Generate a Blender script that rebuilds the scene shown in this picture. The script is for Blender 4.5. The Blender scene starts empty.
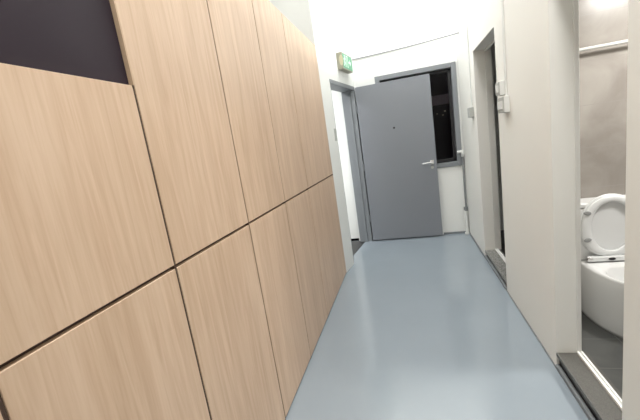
import bpy, bmesh, math, random
from mathutils import Vector, Matrix
random.seed(4)
S = bpy.context.scene
COL = S.collection

# ------------------------------------------------------------------ camera, world, exposure
cam_d = bpy.data.cameras.new('camera')
cam = bpy.data.objects.new('camera', cam_d)
COL.objects.link(cam)
RX = Vector((0.96193251, 0.23176825, -0.14480786))
DN = Vector((-0.09529901, -0.21213588, -0.97258237))
FW = Vector((-0.25613266, 0.94935865, -0.18197311))
M = Matrix.Identity(4)
for i in range(3):
    M[i][0], M[i][1], M[i][2] = RX[i], -DN[i], -FW[i]
M[0][3], M[1][3], M[2][3] = 0.0, 0.0, 1.5
cam.matrix_world = M
cam_d.sensor_fit = 'HORIZONTAL'
cam_d.sensor_width = 36.0
cam_d.lens = 36.0 * 346.8 / 640.0
cam_d.clip_start = 0.02
S.camera = cam

W = bpy.data.worlds.new('night')
S.world = W
W.use_nodes = True
W.node_tree.nodes['Background'].inputs[0].default_value = (0.30, 0.24, 0.30, 1)
W.node_tree.nodes['Background'].inputs[1].default_value = 0.008

S.view_settings.view_transform = 'Standard'
S.view_settings.look = 'None'
S.view_settings.gamma = 1.0
S.view_settings.use_curve_mapping = False
S.view_settings.exposure = 0.41


def area(name, loc, aim, sx, sy, power, color=(1, 1, 1)):
    d = bpy.data.lights.new(name, 'AREA')
    d.shape = 'RECTANGLE'
    d.size, d.size_y, d.energy, d.color = sx, sy, power, color
    o = bpy.data.objects.new(name, d)
    COL.objects.link(o)
    o.location = loc
    o.rotation_euler = (Vector(aim) - Vector(loc)).to_track_quat('-Z', 'Y').to_euler()
    return o


# corridor ceiling lamps (light of the two LED panels built further down)
area('corridor_panel_light', (0.30, 0.6, 4.53), (0.30, 0.6, 0), 0.56, 0.56, 78, (1.0, 0.98, 0.95))
area('passage_panel_light', (-0.20, 4.15, 4.53), (-0.20, 4.15, 0), 0.56, 0.56, 44, (0.97, 0.99, 1.0))
area('bathroom_disc_light', (1.80, 2.15, 2.40), (1.80, 2.15, 0), 0.28, 0.28, 25, (1.0, 0.97, 0.92))
area('stairwell_disc_light', (-1.7, 3.7, 2.75), (-1.7, 3.7, 0), 0.3, 0.3, 50, (0.98, 0.98, 1.0))
TUBE_STRENGTH = 230.0

# ------------------------------------------------------------------ materials


def new_mat(name):
    m = bpy.data.materials.new(name)
    m.use_nodes = True
    nt = m.node_tree
    return m, nt, nt.nodes['Principled BSDF']


def mat(name, rgb, rough=0.5, metal=0.0, noise=0.04, scale=6.0, bump=0.0, bscale=60.0, spec=0.5):
    """plain surface with slight procedural mottling"""
    m, nt, b = new_mat(name)
    N, L = nt.nodes, nt.links
    tc = N.new('ShaderNodeTexCoord')
    nz = N.new('ShaderNodeTexNoise')
    nz.inputs['Scale'].default_value = scale
    nz.inputs['Detail'].default_value = 5
    L.new(tc.outputs['Object'], nz.inputs['Vector'])
    mx = N.new('ShaderNodeMix')
    mx.data_type = 'RGBA'
    mx.inputs[6].default_value = tuple(c * (1 - noise) for c in rgb) + (1,)
    mx.inputs[7].default_value = tuple(min(1, c * (1 + noise)) for c in rgb) + (1,)
    L.new(nz.outputs['Fac'], mx.inputs[0])
    L.new(mx.outputs[2], b.inputs['Base Color'])
    b.inputs['Roughness'].default_value = rough
    b.inputs['Metallic'].default_value = metal
    b.inputs['Specular IOR Level'].default_value = spec
    if bump:
        n2 = N.new('ShaderNodeTexNoise')
        n2.inputs['Scale'].default_value = bscale
        n2.inputs['Detail'].default_value = 3
        L.new(tc.outputs['Object'], n2.inputs['Vector'])
        bp = N.new('ShaderNodeBump')
        bp.inputs['Strength'].default_value = bump
        bp.inputs['Distance'].default_value = 0.01
        L.new(n2.outputs['Fac'], bp.inputs['Height'])
        L.new(bp.outputs['Normal'], b.inputs['Normal'])
    return m


def emit(name, rgb, strength):
    m, nt, b = new_mat(name)
    b.inputs['Base Color'].default_value = rgb + (1,)
    b.inputs['Emission Color'].default_value = rgb + (1,)
    b.inputs['Emission Strength'].default_value = strength
    return m


def wood_mat():
    m, nt, b = new_mat('light_oak_laminate')
    N, L = nt.nodes, nt.links
    tc = N.new('ShaderNodeTexCoord')
    oi = N.new('ShaderNodeObjectInfo')
    ad = N.new('ShaderNodeVectorMath')
    ad.operation = 'MULTIPLY_ADD'
    cx = N.new('ShaderNodeCombineXYZ')
    for i in range(3):
        L.new(oi.outputs['Random'], cx.inputs[i])
    L.new(cx.outputs[0], ad.inputs[0])
    ad.inputs[1].default_value = (7.0, 13.0, 9.0)
    L.new(tc.outputs['Object'], ad.inputs[2])

    def noise(sc, scale, detail, dist=0.0):
        mp = N.new('ShaderNodeMapping')
        mp.inputs['Scale'].default_value = sc
        L.new(ad.outputs[0], mp.inputs['Vector'])
        n = N.new('ShaderNodeTexNoise')
        n.inputs['Scale'].default_value = scale
        n.inputs['Detail'].default_value = detail
        n.inputs['Distortion'].default_value = dist
        L.new(mp.outputs[0], n.inputs['Vector'])
        return n.outputs['Fac']
    broad = noise((1, 1, 0.14), 5.0, 4, 1.2)       # wide boards of tone
    grain = noise((1, 1, 0.06), 26.0, 7, 1.3)     # long streaks
    pores = noise((1, 1, 0.045), 150.0, 4)          # fine pores
    r1 = N.new('ShaderNodeValToRGB')
    e = r1.color_ramp.elements
    e[0].position, e[0].color = 0.30, (0.585, 0.425, 0.300, 1)
    e[1].position, e[1].color = 0.72, (0.685, 0.515, 0.380, 1)
    L.new(broad, r1.inputs[0])
    r2 = N.new('ShaderNodeValToRGB')
    e = r2.color_ramp.elements
    e[0].position, e[0].color = 0.36, (0.86, 0.80, 0.75, 1)
    e[1].position, e[1].color = 0.60, (1.03, 1.03, 1.03, 1)
    L.new(grain, r2.inputs[0])
    r3 = N.new('ShaderNodeValToRGB')
    e = r3.color_ramp.elements
    e[0].position, e[0].color = 0.38, (0.95, 0.93, 0.91, 1)
    e[1].position, e[1].color = 0.55, (1.0, 1.0, 1.0, 1)
    L.new(pores, r3.inputs[0])
    m1 = N.new('ShaderNodeMix'); m1.data_type = 'RGBA'; m1.blend_type = 'MULTIPLY'; m1.inputs[0].default_value = 0.65
    L.new(r1.outputs[0], m1.inputs[6]); L.new(r2.outputs[0], m1.inputs[7])
    m2 = N.new('ShaderNodeMix'); m2.data_type = 'RGBA'; m2.blend_type = 'MULTIPLY'; m2.inputs[0].default_value = 0.8
    L.new(m1.outputs[2], m2.inputs[6]); L.new(r3.outputs[0], m2.inputs[7])
    L.new(m2.outputs[2], b.inputs['Base Color'])
    b.inputs['Roughness'].default_value = 0.42
    b.inputs['Specular IOR Level'].default_value = 0.35
    return m


def tile_mat(name, c1, c2, grout, sx, sz, axis, rough=0.35):
    """large stone-look tiles; axis names the two object axes the joints follow"""
    m, nt, b = new_mat(name)
    N, L = nt.nodes, nt.links
    tc = N.new('ShaderNodeTexCoord')
    sp = N.new('ShaderNodeSeparateXYZ')
    L.new(tc.outputs['Object'], sp.inputs[0])
    masks = []
    for ax, size in zip(axis, (sx, sz)):
        dv = N.new('ShaderNodeMath'); dv.operation = 'DIVIDE'; dv.inputs[1].default_value = size
        L.new(sp.outputs['XYZ'.index(ax)], dv.inputs[0])
        fr = N.new('ShaderNodeMath'); fr.operation = 'FRACT'
        L.new(dv.outputs[0], fr.inputs[0])
        lt = N.new('ShaderNodeMath'); lt.operation = 'LESS_THAN'; lt.inputs[1].default_value = 0.003 / size
        L.new(fr.outputs[0], lt.inputs[0])
        masks.append(lt.outputs[0])
    mx = N.new('ShaderNodeMath'); mx.operation = 'MAXIMUM'
    L.new(masks[0], mx.inputs[0]); L.new(masks[1], mx.inputs[1])
    nz = N.new('ShaderNodeTexNoise')
    nz.inputs['Scale'].default_value = 2.6
    nz.inputs['Detail'].default_value = 8
    nz.inputs['Distortion'].default_value = 1.2
    L.new(tc.outputs['Object'], nz.inputs['Vector'])
    cr = N.new('ShaderNodeValToRGB')
    e = cr.color_ramp.elements
    e[0].position, e[0].color = 0.35, c1 + (1,)
    e[1].position, e[1].color = 0.68, c2 + (1,)
    L.new(nz.outputs['Fac'], cr.inputs[0])
    mi = N.new('ShaderNodeMix'); mi.data_type = 'RGBA'
    L.new(mx.outputs[0], mi.inputs[0])
    L.new(cr.outputs[0], mi.inputs[6])
    mi.inputs[7].default_value = grout + (1,)
    L.new(mi.outputs[2], b.inputs['Base Color'])
    b.inputs['Roughness'].default_value = rough
    return m


def granite_mat(name, dark, light, scale=160.0):
    m, nt, b = new_mat(name)
    N, L = nt.nodes, nt.links
    tc = N.new('ShaderNodeTexCoord')
    nz = N.new('ShaderNodeTexNoise')
    nz.inputs['Scale'].default_value = scale
    nz.inputs['Detail'].default_value = 4
    L.new(tc.outputs['Object'], nz.inputs['Vector'])
    cr = N.new('ShaderNodeValToRGB')
    e = cr.color_ramp.elements
    e[0].position, e[0].color = 0.38, dark + (1,)
    e[1].position, e[1].color = 0.64, light + (1,)
    L.new(nz.outputs['Fac'], cr.inputs[0])
    L.new(cr.outputs[0], b.inputs['Base Color'])
    b.inputs['Roughness'].default_value = 0.4
    return m


def floor_mat():
    m, nt, b = new_mat('blue_grey_epoxy_paint')
    N, L = nt.nodes, nt.links
    tc = N.new('ShaderNodeTexCoord')
    nz = N.new('ShaderNodeTexNoise')
    nz.inputs['Scale'].default_value = 1.6
    nz.inputs['Detail'].default_value = 4
    L.new(tc.outputs['Object'], nz.inputs['Vector'])
    mx = N.new('ShaderNodeMix'); mx.data_type = 'RGBA'
    mx.inputs[6].default_value = (0.250, 0.293, 0.330, 1)
    mx.inputs[7].default_value = (0.282, 0.328, 0.368, 1)
    L.new(nz.outputs['Fac'], mx.inputs[0])
    L.new(mx.outputs[2], b.inputs['Base Color'])
    n2 = N.new('ShaderNodeTexNoise')
    n2.inputs['Scale'].default_value = 9.0
    n2.inputs['Detail'].default_value = 2
    L.new(tc.outputs['Object'], n2.inputs['Vector'])
    bp = N.new('ShaderNodeBump')
    bp.inputs['Strength'].default_value = 0.06
    bp.inputs['Distance'].default_value = 0.01
    L.new(n2.outputs['Fac'], bp.inputs['Height'])
    L.new(bp.outputs['Normal'], b.inputs['Normal'])
    b.inputs['Roughness'].default_value = 0.16
    b.inputs['Specular IOR Level'].default_value = 0.8
    return m


def glass_mat():
    m, nt, b = new_mat('window_glass')
    N, L = nt.nodes, nt.links
    tr = N.new('ShaderNodeBsdfTransparent')
    tr.inputs[0].default_value = (0.85, 0.87, 0.88, 1)
    gl = N.new('ShaderNodeBsdfGlossy')
    gl.inputs['Roughness'].default_value = 0.02
    mx = N.new('ShaderNodeMixShader')
    mx.inputs[0].default_value = 0.006
    L.new(tr.outputs[0], mx.inputs[1])
    L.new(gl.outputs[0], mx.inputs[2])
    L.new(mx.outputs[0], N['Material Output'].inputs[0])
    return m


WALL = mat('white_plaster', (0.80, 0.81, 0.785), 0.75, noise=0.025, scale=2.5, bump=0.05, bscale=40)
CREAM = mat('cream_white_plaster', (0.79, 0.785, 0.745), 0.7, noise=0.02, scale=2.0, bump=0.05, bscale=40)
CEIL = mat('ceiling_white', (0.82, 0.82, 0.80), 0.8)
FLOOR = floor_mat()
WOOD = wood_mat()
CARCASS = mat('dark_brown_carcass', (0.085, 0.050, 0.034), 0.7, noise=0.15, scale=12)
EDGE = mat('oak_edge_banding', (0.60, 0.43, 0.29), 0.5, noise=0.08, scale=20)
DARKP = mat('dark_aubergine_panel', (0.025, 0.016, 0.024), 0.5, noise=0.05, spec=0.2)
DOORG = mat('blue_grey_door_paint', (0.215, 0.228, 0.252), 0.42, noise=0.03, scale=2)
FRAMEG = mat('grey_frame_paint', (0.215, 0.230, 0.245), 0.45, noise=0.05, scale=5)
DGREY = mat('dark_window_gasket', (0.012, 0.011, 0.013), 0.5)
CHROME = mat('brushed_steel', (0.72, 0.72, 0.72), 0.25, 1.0, noise=0.03)
ALU = mat('satin_aluminium', (0.78, 0.78, 0.77), 0.35, 0.6, noise=0.03)
ALUW = mat('white_powder_coat', (0.70, 0.70, 0.67), 0.4, noise=0.03)
PLASTW = mat('white_rail_coating', (0.86, 0.86, 0.84), 0.4, noise=0.02)
PLAST = mat('white_plastic', (0.70, 0.71, 0.69), 0.4, noise=0.02)
GPLAST = mat('grey_plastic', (0.42, 0.43, 0.41), 0.5, noise=0.05)
PIPEG = mat('grey_pipe', (0.20, 0.21, 0.215), 0.5, noise=0.08, scale=20)
BLACK = mat('black_rubber', (0.015, 0.015, 0.016), 0.5)
CERAM = mat('white_ceramic', (0.83, 0.84, 0.84), 0.12, noise=0.01)
SEATM = mat('white_seat_plastic', (0.80, 0.815, 0.82), 0.25, noise=0.01)
BUMP = mat('grey_seat_bumper', (0.33, 0.34, 0.34), 0.6)
TILEW = tile_mat('grey_marble_wall_tile', (0.30, 0.275, 0.25), (0.42, 0.395, 0.365), (0.34, 0.32, 0.30), 0.60, 0.30, 'XZ', 0.25)
TILEWY = tile_mat('grey_marble_side_tile', (0.30, 0.275, 0.25), (0.42, 0.395, 0.365), (0.34, 0.32, 0.30), 0.60, 0.30, 'YZ', 0.25)
TILEF = tile_mat('dark_grey_floor_tile', (0.065, 0.068, 0.066), (0.105, 0.108, 0.104), (0.22, 0.22, 0.21), 0.30, 0.30, 'XY', 0.3)
BLACKT = mat('black_floor_tile', (0.012, 0.012, 0.013), 0.35)
GRAN = granite_mat('grey_granite', (0.07, 0.07, 0.066), (0.36, 0.36, 0.34), 110)
GRAND = granite_mat('dark_grey_granite', (0.078, 0.077, 0.070), (0.130, 0.128, 0.118), 240)
RISER = granite_mat('shaded_riser_granite', (0.014, 0.013, 0.012), (0.035, 0.033, 0.030), 200)  # near-black colour paints in the shade on the step front
BASEM = mat('grey_skirting_paint', (0.19, 0.205, 0.215), 0.75, noise=0.06, scale=14)
SIGNG = emit('green_exit_panel', (0.12, 0.33, 0.20), 0.12)
SIGNW = emit('white_exit_symbol', (0.62, 0.80, 0.68), 0.2)
SIGNB = mat('yellowed_sign_housing', (0.36, 0.35, 0.27), 0.5, noise=0.08, scale=20)
SIGNY = mat('pale_yellow_sticker', (0.60, 0.56, 0.38), 0.5)
LEDP = emit('led_diffuser', (1.0, 0.98, 0.95), 6.0)
TUBE = emit('led_tube', (1.0, 0.99, 0.97), TUBE_STRENGTH)
BLDG = mat('night_building_render', (0.20, 0.16, 0.19), 0.8)
LITW = emit('dim_lit_window', (1.0, 0.80, 0.86), 0.014)
LITB = emit('bright_lit_window', (1.0, 0.85, 0.75), 0.14)
GLASS = glass_mat()

# ------------------------------------------------------------------ mesh helpers


def obj(name, bm, m, parent=None, smooth=False, bevel=0.0, segs=2):
    bmesh.ops.recalc_face_normals(bm, faces=bm.faces[:])
    me = bpy.data.meshes.new(name)
    bm.to_mesh(me)
    bm.free()
    me.materials.append(m)
    if smooth:
        for p in me.polygons:
            p.use_smooth = True
    o = bpy.data.objects.new(name, me)
    COL.objects.link(o)
    if parent:
        o.parent = parent
        o.matrix_parent_inverse = Matrix.Translation(-parent.location)
        if parent.parent:
            o.matrix_parent_inverse = Matrix.Identity(4)
    if bevel:
        md = o.modifiers.new('bevel', 'BEVEL')
        md.width, md.segments, md.limit_method = bevel, segs, 'ANGLE'
        md.angle_limit = math.radians(40)
    return o


def box(bm, a, b):
    v = [bm.verts.new((x, y, z)) for x in (a[0], b[0]) for y in (a[1], b[1]) for z in (a[2], b[2])]
    for q in ((0, 1, 3, 2), (4, 6, 7, 5), (0, 4, 5, 1), (2, 3, 7, 6), (0, 2, 6, 4), (1, 5, 7, 3)):
        bm.faces.new([v[i] for i in q])


def prism(bm, plan, z0, z1):
    lo = [bm.verts.new((x, y, z0)) for x, y in plan]
    hi = [bm.verts.new((x, y, z1)) for x, y in plan]
    n = len(plan)
    bm.faces.new(lo[::-1]); bm.faces.new(hi)
    for i in range(n):
        bm.faces.new((lo[i], lo[(i + 1) % n], hi[(i + 1) % n], hi[i]))


def tube(bm, pts, r, n=12):
    """round bar along a polyline"""
    pts = [Vector(p) for p in pts]
    rings = []
    for i, p in enumerate(pts):
        d = (pts[min(i + 1, len(pts) - 1)] - pts[max(i - 1, 0)]).normalized()
        u = d.orthogonal().normalized() if i == 0 else (rings_u - d * rings_u.dot(d)).normalized()
        rings_u = u
        w = d.cross(u)
        rr = r[i] if isinstance(r, (list, tuple)) else r
        rings.append([bm.verts.new(p + rr * (math.cos(2 * math.pi * k / n) * u + math.sin(2 * math.pi * k / n) * w)) for k in range(n)])
    for a, b in zip(rings, rings[1:]):
        for k in range(n):
            bm.faces.new((a[k], a[(k + 1) % n], b[(k + 1) % n], b[k]))
    bm.faces.new(rings[0][::-1]); bm.faces.new(rings[-1])


def loft(bm, rings, cap0=True, cap1=True):
    vs = [[bm.verts.new(p) for p in r] for r in rings]
    n = len(vs[0])
    for a, b in zip(vs, vs[1:]):
        for k in range(n):
            bm.faces.new((a[k], a[(k + 1) % n], b[(k + 1) % n], b[k]))
    if cap0:
        bm.faces.new(vs[0][::-1])
    if cap1:
        bm.faces.new(vs[-1])


def B(*boxes):
    bm = bmesh.new()
    for a, b in boxes:
        box(bm, a, b)
    return bm


def T(pts, r, n=12):
    bm = bmesh.new()
    tube(bm, pts, r, n)
    return bm


def struct(name, bm, m, parent=None, **k):
    o = obj(name, bm, m, parent, **k)
    if not parent:
        o['kind'] = 'structure'
    return o


def thing(name, label, cat, loc=(0, 0, 0), group=None, kind=None):
    o = bpy.data.objects.new(name, None)
    COL.objects.link(o)
    o.empty_display_size = 0.1
    o.location = loc
    o['label'] = label
    o['category'] = cat
    if group:
        o['group'] = group
    if kind:
        o['kind'] = kind
    return o


def tag(o, label, cat, group=None):
    o['label'] = label
    o['category'] = cat
    if group:
        o['group'] = group
    return o


# ------------------------------------------------------------------ setting
XL, XR, YE, HC = -0.81, 0.74, 5.05, 4.60     # cabinet fronts, partition face, end wall, ceiling
PT = 2.53                                     # partition top
XI = 0.848                                     # inner face of the partition


def slant(y):                                 # the left wall beyond the cabinets runs at a slight angle
    return -0.81 + (y - 3.78) * 0.20 / 1.27


struct('floor', B(((-1.25, -2.0, -0.06), (XR + 0.005, YE, 0.0))), FLOOR)
struct('floor_stairwell', B(((-3.0, 3.0, -0.10), (-1.25, 6.0, -0.004))), BLACKT)
struct('floor_bathroom', B(((XR + 0.005, 0.9, -0.06), (2.3, YE, 0.0))), TILEF)
struct('ceiling', B(((-3.0, -2.0, HC), (2.45, 6.0, HC + 0.08))), CEIL)
struct('ceiling_bathroom', B(((XI, 0.9, 2.44), (2.3, YE, 2.50))), CEIL)

# black tiles start inside the doorway
bm = bmesh.new()
prism(bm, [(slant(4.08) - 0.10, 4.08), (slant(5.03) - 0.10, 5.03), (-1.25, 5.03), (-1.25, 4.08)], 0.0, 0.003)
struct('trim_9', bm, BLACKT)

# left: wall behind the cabinets, pier, lintel over the doorway
bm = bmesh.new()
box(bm, (-1.35, -2.0, 0), (-1.25, 3.78, HC))
prism(bm, [(XL, 3.78), (slant(4.07), 4.07), (-1.35, 4.07), (-1.35, 3.78)], 0, HC)
prism(bm, [(slant(4.07), 4.07), (slant(YE), YE), (slant(YE) - 0.2, YE), (slant(4.07) - 0.2, 4.07)], 2.215, HC)
prism(bm, [(slant(5.02), 5.02), (slant(YE), YE), (slant(YE) - 0.2, YE), (slant(5.02) - 0.2, 5.02)], 0, 2.215)
struct('wall_left', bm, WALL)
# stairwell seen through the doorway
struct('wall_stairwell', B(((-3.0, 5.2, -0.004), (-0.81, 5.3, HC)), ((-3.1, 3.0, -0.004), (-3.0, 5.3, HC)), ((-3.0, 2.9, -0.004), (-1.35, 3.0, HC)),
                           ((-0.81, 5.15, -0.004), (-0.75, 5.3, HC))), WALL)

# end wall with the window opening
WX0, WX1, WZ0, WZ1 = -0.325, 0.715, 0.955, 2.295
struct('wall_end', B(((-0.81, YE, 0), (WX0, YE + 0.15, HC)), ((WX1, YE, 0), (2.45, YE + 0.15, HC)),
                     ((WX0, YE, 0), (WX1, YE + 0.15, WZ0)), ((WX0, YE, WZ1), (WX1, YE + 0.15, HC))), WALL)
# right partition with two doorways
D1, D2 = (3.15, 4.02), (1.445, 2.095)
DT = 2.195
struct('wall_right', B(((XR, -2.0, 0), (XI, D2[0], PT)), ((XR, D2[1], 0), (XI, D1[0], PT)), ((XR, D1[1], 0), (XI, YE, PT)),
                       ((XR, D2[0], DT), (XI, D2[1], PT)), ((XR, D1[0], DT), (XI, D1[1], PT))), CREAM)
struct('wall_bathroom', B(((XI, 2.95, 0), (2.3, 3.03, 2.44))), TILEW)
struct('wall_bathroom_side', B(((2.3, 0.9, 0), (2.36, 2.99, 2.44))), TILEWY)
struct('wall_bathroom_near', B(((XI, 0.82, 0), (2.36, 0.9, 2.44))), TILEW)
struct('wall_outer_right', B(((2.36, -2.0, 0), (2.45, YE, HC))), WALL)
struct('wall_back', B(((-1.35, -2.1, 0), (2.45, -2.0, HC))), WALL)

# skirting strips
struct('baseboard_end', B(((0.40, YE - 0.012, 0), (XR, YE, 0.028))), BASEM)
struct('baseboard_right', B(((XR - 0.010, D1[1], 0), (XR, YE - 0.012, 0.022)), ((XR - 0.006, D2[1], 0), (XR, D1[0], 0.010))), BASEM)

# raised stone sills of the two doorways
for n, (y0, y1), top, m in ((1, D1, 0.088, GRAN), (3, D2, 0.103, GRAND)):
    struct('trim_%d' % n, B(((XR - 0.001, y0, top - 0.022), (XI + 0.05, y1, top))), m, bevel=0.002)
    struct('trim_%d' % (n + 1), B(((XR + 0.014, y0, 0), (XI + 0.05, y1, top - 0.022))), RISER)  # set-back front, shade below the sill edge is in its colour
    struct('trim_%d' % (n + 4), B(((XR - 0.008, y0, 0), (XR + 0.014, y1, 0.030))), BASEM, bevel=0.006)

# window at the end of the passage
w = thing('window_1', 'grey framed window onto the night behind the open grey door', 'window', (0.21, YE, WZ0), kind='structure')
fy0, fy1, fw = YE - 0.022, YE + 0.10, 0.062
for a, b in (((WX0, fy0, WZ0), (WX0 + fw, fy1, WZ1)), ((WX1 - fw, fy0, WZ0), (WX1, fy1, WZ1)),
             ((WX0 + fw, fy0, WZ1 - fw), (WX1 - fw, fy1, WZ1)), ((WX0 + fw, fy0, WZ0), (WX1 - fw, fy1, WZ0 + fw))):
    obj('frame_bar', B((a, b)), FRAMEG, w, bevel=0.006)
ix0, ix1, iz0, iz1 = WX0 + fw, WX1 - fw, WZ0 + fw, WZ1 - fw
obj('sash', B(((ix0, YE + 0.05, iz0), (ix0 + 0.04, YE + 0.09, iz1)), ((ix1 - 0.04, YE + 0.05, iz0), (ix1, YE + 0.09, iz1)),
              ((ix0, YE + 0.05, iz0), (ix1, YE + 0.09, iz0 + 0.045)), ((ix0, YE + 0.05, iz1 - 0.04), (ix1, YE + 0.09, iz1))), DGREY, w, bevel=0.004)
obj('pane', B(((ix0 + 0.04, YE + 0.066, iz0 + 0.045), (ix1 - 0.04, YE + 0.072, iz1 - 0.04))), GLASS, w)

# grey steel door, swung wide open against the end wall
FR = thing('door_1', 'grey steel door standing open in front of the dark window', 'door', (-0.62, 4.98, 0), kind='structure')


def sprism(y0, y1, d0, d1, z0, z1):           # a bar that follows the slanted wall, d measured into the wall
    bm = bmesh.new()
    prism(bm, [(slant(y0) - d0, y0), (slant(y1) - d0, y1), (slant(y1) - d1, y1), (slant(y0) - d1, y0)], z0, z1)
    return bm


obj('frame_jamb', sprism(4.07, 4.095, 0.006, 0.15, 0, 2.165), FRAMEG, FR)
obj('frame_jamb', sprism(4.965, 5.02, -0.008, 0.17, 0, 2.165), FRAMEG, FR, bevel=0.004)
obj('frame_head', sprism(4.07, 5.02, -0.006, 0.17, 2.165, 2.215), FRAMEG, FR, bevel=0.004)
obj('frame_stop', sprism(4.945, 4.965, 0.05, 0.09, 0, 2.165), FRAMEG, FR)
SX0, SX1, SY0, SY1, SZ0, SZ1 = -0.598, 0.380, 4.955, 5.005, 0.018, 2.195
leaf = obj('leaf', B(((SX0, SY0, SZ0), (SX1, SY1, SZ1))), DOORG, FR, bevel=0.004)


def sub(o):                                   # children of leaf: world coordinates kept
    return o


bm = bmesh.new()
tube(bm, [(0.318, SY0, 1.055), (0.318, SY0 - 0.052, 1.055)], 0.011)
tube(bm, [(0.326, SY0 - 0.050, 1.055), (0.27, SY0 - 0.052, 1.056), (0.20, SY0 - 0.050, 1.052), (0.188, SY0 - 0.044, 1.050)], [0.012, 0.012, 0.011, 0.009])
box(bm, (0.296, SY0 - 0.008, 1.026), (0.340, SY0, 1.084))
obj('handle', bm, CHROME, leaf, smooth=False)
obj('lock', T([(0.318, SY0, 0.985), (0.318, SY0 - 0.012, 0.985)], 0.019, 16), GPLAST, leaf)
obj('peephole', T([(-0.133, SY0, 1.583), (-0.133, SY0 - 0.006, 1.583)], 0.014, 16), BLACK, leaf)
for z in (0.35, 1.1, 1.9):
    obj('hinge', T([(SX0 - 0.004, SY0 - 0.006, z - 0.05), (SX0 - 0.004, SY0 - 0.006, z + 0.05)], 0.008), FRAMEG, leaf)

# lock plate on the white pier
bm = bmesh.new()
prism(bm, [(slant(3.995) + 0.006, 3.995), (slant(4.045) + 0.006, 4.045), (slant(4.045), 4.045), (slant(3.995), 3.995)], 1.52, 1.66)
tag(obj('strike_plate', bm, GPLAST), 'small metal plate on the white pier beside the doorway', 'plate')

# aluminium frames and rails of the two doorways on the right
for i, (y0, y1) in enumerate((D1, D2)):
    sz = 0.088 if i == 0 else 0.103
    d = thing('door_%d' % (i + 2), ('pale metal door frame in the far opening of the right wall' if i == 0 else
              'pale metal door frame of the bathroom opening with the toilet'), 'door frame', (XI, (y0 + y1) / 2, sz), kind='structure')
    obj('jamb', B(((XI - 0.004, y1 - 0.008, sz), (XI + (0.060 if i == 0 else 0.020), y1, DT))), ALUW, d, bevel=0.003)
    obj('jamb', B(((XI - 0.004, y0, sz), (XI + 0.020, y0 + 0.008, DT))), ALUW, d, bevel=0.003)
    obj('head', B(((XI - 0.004, y0 + 0.008, DT - 0.02), (XI + 0.020, y1 - 0.008, DT))), ALUW, d, bevel=0.003)
    rail = B(((XI - 0.006, y0 + 0.008, sz), (XI + 0.024, y1 - 0.008, sz + 0.004)))
    for xx in (XI - 0.006, XI + 0.014):
        box(rail, (xx, y0 + 0.008, sz + 0.004), (xx + 0.010, y1 - 0.008, sz + 0.014))
    obj('rail', rail, PLASTW, d)

# ------------------------------------------------------------------ cabinets
seams = [-0.16, 0.42, 0.987, 1.585, 2.155, 2.735, 3.775]
ZS, ZT, G = 1.163, 2.515, 0.0050
where = ['nearest pale oak cupboard, mostly out of the picture at bottom left',
         'pale oak cupboard below the dark panel, at the left edge',
         'tall pale oak cupboard right beside the dark panel',
         'tall pale oak cupboard, second to the right of the dark panel',
         'tall narrow pale oak cupboard just before the wide last one',
         'wide pale oak cupboard at the far end, beside the white pier']
for i, (a, b) in enumerate(zip(seams, seams[1:])):
    c = thing('wall_cupboard', where[i], 'cupboard', (-1.03, (a + b) / 2, 0), 'pale oak cupboards along the left wall')
    top = ZT
    # carcass stays 22 mm behind the door fronts, so the joints read dark
    obj('carcass', B(((-1.25, a + 0.001, 0.0), (XL - 0.022, b - 0.001, top - 0.02))), CARCASS, c)
    g, lo = 0.0052, 0.0047
    obj('lower_door', B(((XL - 0.020, a + g, 0.012), (XL, b - g, ZS - 0.007))), WOOD, c, bevel=0.0012, segs=1)
    if i <= 1:
        obj('upper_door', B(((XL - 0.020, a + g, ZS + 0.006), (XL, b - g, 1.768))), WOOD, c, bevel=0.0012, segs=1)
        obj('dark_panel', B(((XL - 0.021, a + 0.002, 1.770), (XL - 0.014, b - 0.002, top))), DARKP, c)['label'] = 'dark aubergine panel above the door'
    else:
        obj('upper_door', B(((XL - 0.020, a + g, ZS + 0.006), (XL, b - g, top))), WOOD, c, bevel=0.0012, segs=1)
    for ya, yb in ((a + 0.0004, a + lo - 0.0004), (b - lo + 0.0004, b - 0.0004)):
        obj('gap_shade_strip', B(((XL - 0.0215, ya, 0.0), (XL - 0.003, yb, 1.76 if i <= 1 else top - 0.001))), CARCASS, c)  # dark filler in the door gap, stands in for shade in the seam
    if i == 2:
        obj('edge_strip', B(((XL - 0.021, a + 0.0002, 1.770), (XL + 0.0006, a + 0.0034, top))), EDGE, c)

# ------------------------------------------------------------------ exit sign on the left wall
y0, y1 = 4.42, 4.90
ux, uy = (slant(y1) - slant(y0)), (y1 - y0)
ln = math.hypot(ux, uy); ux, uy = ux / ln, uy / ln
nx, ny = uy, -ux
base = Vector((slant(y0), y0, 2.36))


def wp(s, d, z):                              # s along the wall, d out of it, z up from the sign's bottom
    return (base.x + ux * s + nx * d, base.y + uy * s + ny * d, base.z + z)


def sbox(bm, s0, s1, d0, d1, z0, z1):
    prism(bm, [wp(s0, d0, 0)[:2], wp(s1, d0, 0)[:2], wp(s1, d1, 0)[:2], wp(s0, d1, 0)[:2]], base.z + z0, base.z + z1)


SL, SD, SH = 0.40, 0.072, 0.195
sg = thing('exit_sign', 'green exit sign box on the white wall above the doorway', 'sign', wp(SL / 2, 0, 0))
bm = bmesh.new(); sbox(bm, 0, SL, 0.001, SD, 0, SH)
obj('housing', bm, SIGNB, sg, bevel=0.006)
bm = bmesh.new(); sbox(bm, 0.015, SL - 0.015, SD + 0.0005, SD + 0.004, 0.015, SH - 0.015)
face = obj('green_panel', bm, SIGNG, sg)


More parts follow.
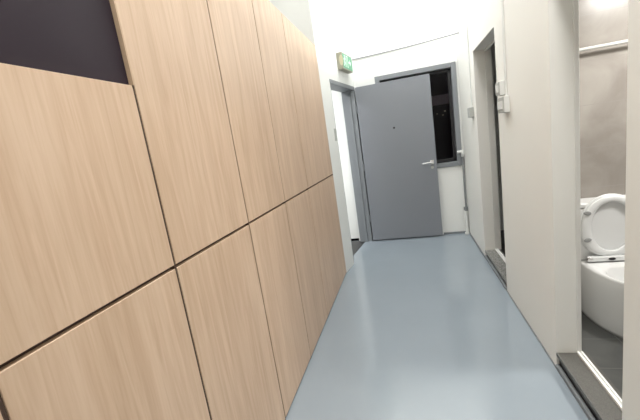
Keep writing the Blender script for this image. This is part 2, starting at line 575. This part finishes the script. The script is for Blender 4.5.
def spoly(pts):                               # flat mark on the sign's face from (s, z) points
    bm = bmesh.new()
    lo = [bm.verts.new(wp(s, SD + 0.0045, z)) for s, z in pts]
    hi = [bm.verts.new(wp(s, SD + 0.006, z)) for s, z in pts]
    n = len(pts)
    bm.faces.new(lo[::-1]); bm.faces.new(hi)
    for k in range(n):
        bm.faces.new((lo[k], lo[(k + 1) % n], hi[(k + 1) % n], hi[k]))
    return bm


man = spoly([(0.085 + 0.013 * math.cos(t * math.pi / 5), 0.158 + 0.013 * math.sin(t * math.pi / 5)) for t in range(10)])
for pts in ([(0.072, 0.142), (0.095, 0.142), (0.088, 0.095), (0.066, 0.095)], [(0.066, 0.095), (0.088, 0.098), (0.112, 0.060), (0.100, 0.052)],
            [(0.100, 0.064), (0.112, 0.060), (0.108, 0.030), (0.095, 0.030)], [(0.066, 0.098), (0.080, 0.094), (0.066, 0.052), (0.052, 0.056)],
            [(0.052, 0.058), (0.064, 0.054), (0.040, 0.034), (0.032, 0.044)], [(0.092, 0.140), (0.096, 0.128), (0.122, 0.110), (0.128, 0.120)],
            [(0.074, 0.142), (0.076, 0.128), (0.048, 0.108), (0.042, 0.118)]):
    b2 = spoly(pts)
    tmp = bpy.data.meshes.new('t'); b2.to_mesh(tmp); b2.free(); man.from_mesh(tmp); bpy.data.meshes.remove(tmp)
obj('running_man', man, SIGNW, face)
obj('door_symbol', spoly([(0.140, 0.030), (0.152, 0.030), (0.152, 0.158), (0.190, 0.158), (0.190, 0.030), (0.202, 0.030), (0.202, 0.170), (0.140, 0.170)]), SIGNW, face)
obj('arrow', spoly([(0.225, 0.112), (0.275, 0.112), (0.275, 0.140), (0.325, 0.100), (0.275, 0.060), (0.275, 0.088), (0.225, 0.088)]), SIGNW, face)
bm = bmesh.new()
rings = []
for d in (-0.001, -0.003):
    rings.append([(base.x + nx * (0.058 + 0.026 * math.cos(t)) + ux * d, base.y + ny * (0.058 + 0.026 * math.cos(t)) + uy * d, base.z + 0.10 + 0.062 * math.sin(t))
                  for t in [k * math.pi / 10 for k in range(20)]])
loft(bm, rings)
obj('oval_sticker', bm, SIGNY, sg)

# ------------------------------------------------------------------ wires and conduits
def cable(name, pts, r, m, label, cat='cable'):
    return tag(obj(name, T(pts, r, 8), m), label, cat)


pts = [(-0.60 + 1.40 * t, YE - 0.008, 2.572 + 0.058 * t - 0.012 * math.sin(math.pi * t)) for t in [k / 14 for k in range(15)]]
c = thing('wall_cable', 'grey cable strung across the white end wall above the window', 'cable', (0.1, YE, 2.57))
obj('wire', T(pts, 0.006, 8), PIPEG, c)
obj('bracket', B(((0.775, YE - 0.03, 2.605), (0.800, YE, 2.665))), GPLAST, c)
cable('wall_cable', [(-0.44, YE - 0.006, 3.195), (-0.20, YE - 0.006, 3.20), (0.10, YE - 0.006, 3.215)], 0.005, WALL, 'faint white cable high up on the end wall, near the ceiling')

# far conduit with a small box
c = thing('electrical_conduit', 'thin white conduit dropping to a small box near the far corner', 'conduit', (XR, 4.42, 1.5), 'wall conduits')
obj('pipe', B(((XR - 0.012, 4.21, 1.65), (XR, 4.224, PT + 0.02))), PLAST, c, bevel=0.004)
obj('box', B(((XR - 0.045, 4.15, 1.555), (XR, 4.285, 1.66))), GPLAST, c, bevel=0.006)
# near conduit with switch boxes
c = thing('electrical_conduit', 'thin grey conduit running down to the switch boxes between the openings', 'conduit', (XR, 2.87, 1.7), 'wall conduits')
obj('pipe', B(((XR - 0.014, 2.862, 1.64), (XR, 2.880, PT + 0.02))), PLAST, c, bevel=0.004)
def switch_box(yc, z0, wy, hz, label, rockers):
    c = thing('switch_box', label, 'switch', (XR, yc, z0), 'switch boxes by the far opening')
    obj('back_box', B(((XR - 0.036, yc - wy / 2, z0), (XR, yc + wy / 2, z0 + hz))), PLAST, c, bevel=0.004)
    p = obj('face_plate', B(((XR - 0.042, yc - wy / 2 + 0.004, z0 + 0.004), (XR - 0.036, yc + wy / 2 - 0.004, z0 + hz - 0.004))), GPLAST, c, bevel=0.002)
    for k in range(rockers):
        w = (wy - 0.03) / rockers
        ya = yc - wy / 2 + 0.015 + k * w
        obj('rocker', B(((XR - 0.047, ya + 0.002, z0 + hz * 0.25), (XR - 0.042, ya + w - 0.002, z0 + hz * 0.75))), PLAST, p, bevel=0.001)
switch_box(2.965, 1.665, 0.105, 0.10, 'upper and smaller of the two switch boxes under the grey conduit', 2)
switch_box(2.90, 1.535, 0.165, 0.115, 'lower and wider of the two switch boxes under the grey conduit', 3)
tag(obj('wire_bracket', B(((XR - 0.012, 3.02, 1.752), (XR, 3.148, 1.765))), PLAST), 'short white bar between switch box and dark opening', 'bracket')

# drain pipe beside the window
c = thing('drain_pipe', 'grey pipe with white elbow going down beside the window', 'pipe', (0.705, YE, 0))
PX, PY = 0.715, YE - 0.06
obj('valve', T([(0.650, PY, 1.140), (0.700, PY, 1.146)], [0.020, 0.018]), PLAST, c)
obj('elbow', T([(0.690, PY, 1.146), (0.708, PY, 1.142), (PX, PY, 1.120), (PX, PY, 1.075)], 0.020), PLAST, c, smooth=True)
obj('riser', T([(PX, PY, 1.075), (PX, PY, 0.365)], 0.014), PIPEG, c)
obj('coupling', T([(PX - 0.006, PY, 0.385), (PX - 0.006, PY, 0.335)], 0.027), PIPEG, c)
obj('stack', T([(PX - 0.010, PY, 0.345), (PX - 0.006, PY, 0.0)], [0.024, 0.022]), PLAST, c)
obj('floor_collar', T([(PX - 0.008, PY, 0.0), (PX - 0.008, PY, 0.024)], 0.031), PLAST, c)

# ------------------------------------------------------------------ toilet
TX, TY = 1.325, 2.725                         # middle of the seat hinge
t = thing('toilet', 'white ceramic toilet with lid and seat raised', 'toilet', (TX, TY, 0))


def dshape(hw, front, back, z, n=20, p=2.15):
    pts = []
    for k in range(n + 1):
        a = math.pi * k / n
        cx, sy = math.cos(a), math.sin(a)
        pts.append((TX - hw * math.copysign(abs(cx) ** (2 / p), cx), TY - front * abs(sy) ** (2 / p), z))
    pts += [(TX + hw * 0.96, TY + back, z), (TX - hw * 0.96, TY + back, z)]
    return pts


bm = bmesh.new()
prof = [(0.0, 0.172, 0.365), (0.02, 0.174, 0.370), (0.10, 0.176, 0.378), (0.20, 0.180, 0.392), (0.28, 0.186, 0.408), (0.34, 0.189, 0.418), (0.385, 0.190, 0.420), (0.402, 0.186, 0.416)]
rings = [dshape(hw, fr, 0.205, z) for z, hw, fr in prof]
inner = []
PH = [-0.6 + k * (math.pi + 1.2) / 20 for k in range(21)] + [math.pi + 1.2, 2 * math.pi - 1.2]
for z, hw, ry, cy in ((0.402, 0.135, 0.160, 0.232), (0.392, 0.128, 0.153, 0.232), (0.345, 0.120, 0.142, 0.230), (0.27, 0.095, 0.11, 0.22), (0.20, 0.05, 0.06, 0.20)):
    inner.append([(TX - hw * math.cos(q), TY - cy - ry * math.sin(q), z) for q in PH])
loft(bm, rings + inner, True, True)
obj('bowl', bm, CERAM, t, smooth=True, bevel=0.0)
bm = bmesh.new(); box(bm, (TX - 0.19, TY + 0.045, 0.40), (TX + 0.19, 2.945, 0.795))
obj('cistern', bm, CERAM, t, bevel=0.02, segs=4)
cl = obj('cistern_lid', B(((TX - 0.197, TY + 0.038, 0.796), (TX + 0.197, 2.948, 0.828))), CERAM, t, bevel=0.01, segs=3)
obj('flush_button', T([(TX, 2.86, 0.828), (TX, 2.86, 0.836)], 0.022, 16), CHROME, cl)


def seatpt(a, hw, zc, hz_up, hz_dn, n_low=2.6):
    cx, sy = math.cos(a), math.sin(a)
    p = 2.1 if sy >= 0 else n_low
    return (hw * math.copysign(abs(cx) ** (2 / p), cx), zc + (hz_up if sy >= 0 else hz_dn) * math.copysign(abs(sy) ** (2 / p), sy))


LEAN = 0.045


def raised(outline, y, th):                   # outline in (x, z above hinge) -> leaned back a little
    return [(TX + x, TY + y + th + LEAN * z * 0.5, 0.425 + z) for x, z in outline]


NA = 40
out_ = [seatpt(2 * math.pi * k / NA, 0.186 * (1 if math.sin(2 * math.pi * k / NA) > -0.5 else 1), 0.215, 0.234, 0.200) for k in range(NA)]
out_ = [(x * (0.90 + 0.10 * min(1, z / 0.16)), z) for x, z in out_]
in_ = [seatpt(2 * math.pi * k / NA, 0.122, 0.232, 0.172, 0.175, 2.1) for k in range(NA)]


def shrink(o, d):
    return [(x * (1 - d / 0.186), 0.215 + (z - 0.215) * (1 - d / 0.22)) for x, z in o]


# seat ring: front face, bevelled rim, inner wall
bm = bmesh.new()
loops = [raised(shrink(out_, 0.008), 0, 0.0), raised(out_, 0, 0.007), raised(out_, 0, 0.016), raised(shrink(out_, 0.004), 0, 0.020),
         raised(in_, 0, 0.020), raised([(x * 1.0, z) for x, z in in_], 0, 0.006), raised([(x * 1.05, 0.232 + (z - 0.232) * 1.04) for x, z in in_], 0, 0.0)]
vs = [[bm.verts.new(p) for p in r] for r in loops]
for a, b in zip(vs, vs[1:] + vs[:1]):
    for k in range(NA):
        bm.faces.new((a[k], a[(k + 1) % NA], b[(k + 1) % NA], b[k]))
seat = obj('seat', bm, SEATM, t, smooth=True)
big = [(x * 1.03, z * 1.02) for x, z in out_]
bm = bmesh.new()
loft(bm, [raised(shrink(big, 0.006), 0.023, 0.0), raised(big, 0.023, 0.005), raised(big, 0.023, 0.012), raised(shrink(big, 0.02), 0.023, 0.019)])
obj('seat_lid', bm, SEATM, t, smooth=False)
for sx in (-1, 1):
    for z, tilt in ((0.340, 0.12), (0.145, -0.12)):
        bm = bmesh.new()
        ring = lambda d, s: [(TX + sx * 0.150 + s * 0.023 * math.cos(q), TY + LEAN * z * 0.5 - d, 0.425 + z + s * 0.015 * math.sin(q) + sx * tilt * 0.021 * math.cos(q)) for q in [k * math.pi / 8 for k in range(16)]]
        loft(bm, [ring(-0.002, 1), ring(0.005, 1), ring(0.008, 0.7)])
        obj('bumper', bm, BUMP, seat)
bm = bmesh.new()
box(bm, (TX - 0.150, TY - 0.018, 0.412), (TX + 0.150, TY + 0.03, 0.446))
hg = obj('hinge', bm, SEATM, t, bevel=0.006)
obj('hinge_cap', T([(TX - 0.158, TY, 0.430), (TX - 0.128, TY, 0.430)], 0.021), CHROME, hg)
obj('hinge_cap', T([(TX + 0.128, TY, 0.430), (TX + 0.158, TY, 0.430)], 0.021), CHROME, hg)
bm = bmesh.new()
ring = lambda d: [(TX - 0.012 + 0.022 * math.cos(q), TY - 0.018 - d, 0.430 + 0.010 * math.sin(q)) for q in [k * math.pi / 8 for k in range(16)]]
loft(bm, [ring(0), ring(0.003)])
obj('hinge_plug', bm, BLACK, hg)

# rail on the tiled wall
c = thing('towel_rail', 'white horizontal rail on the tiled wall above the toilet', 'rail', (1.6, 2.95, 1.87))
obj('bar', T([(1.10, 2.90, 1.876), (2.10, 2.90, 1.876)], 0.011), PLAST, c)
for x in (1.13, 2.07):
    obj('bracket', T([(x, 2.95, 1.876), (x, 2.90, 1.876)], 0.014), PLAST, c)

# ------------------------------------------------------------------ lamps
def panel(x, y, label):
    c = thing('ceiling_lamp', label, 'lamp', (x, y, HC), 'square ceiling lamps')
    fr = B(((x - 0.31, y - 0.31, HC - 0.045), (x + 0.31, y - 0.285, HC)), ((x - 0.31, y + 0.285, HC - 0.045), (x + 0.31, y + 0.31, HC)),
           ((x - 0.31, y - 0.285, HC - 0.045), (x - 0.285, y + 0.285, HC)), ((x + 0.285, y - 0.285, HC - 0.045), (x + 0.31, y + 0.285, HC)))
    obj('frame', fr, PLAST, c)
    obj('diffuser', B(((x - 0.285, y - 0.285, HC - 0.035), (x + 0.285, y + 0.285, HC - 0.02))), LEDP, c)
panel(0.30, 0.6, 'square lamp on the ceiling above the near cupboards')
panel(-0.20, 4.15, 'square lamp on the ceiling above the far cupboards')
c = thing('tube_lamp', 'long lamp standing on top of the cubicles behind the partition', 'lamp', (1.35, 4.1, 2.5))
obj('body', B(((1.31, 3.76, 2.50), (1.39, 4.44, 2.565))), PLAST, c)
obj('tube', T([(1.35, 3.81, 2.61), (1.35, 4.39, 2.61)], 0.016, 8), TUBE, c)
for y in (3.79, 4.41):
    obj('end_cap', B(((1.325, y - 0.02, 2.565), (1.375, y + 0.02, 2.63))), PLAST, c)
c = thing('disc_lamp', 'round lamp on the bathroom ceiling', 'lamp', (1.80, 2.15, 2.44))
obj('base', T([(1.80, 2.15, 2.44), (1.80, 2.15, 2.418)], 0.19, 32), PLAST, c)
obj('diffuser', T([(1.80, 2.15, 2.418), (1.80, 2.15, 2.408)], 0.175, 32), LEDP, c)

# ------------------------------------------------------------------ night outside the window
c = thing('building', 'dark building with dim windows seen through the window at night', 'building', (2.2, 16.5, -3))
obj('block', B(((-1.5, 16, -3), (7, 20, 4.0))), BLDG, c)
obj('balcony_window', B(((1.15, 15.97, 2.42), (1.98, 16.0, 2.82))), LITW, c)['label'] = 'dim wide window'
for x, z, a in ((1.40, 2.066, 0.025), (1.72, 2.136, 0.035), (1.63, 1.986, 0.03)):
    obj('lit_window', B(((x - a, 15.97, z - a * 0.8), (x + a, 16.0, z + a * 0.8))), LITB, c)
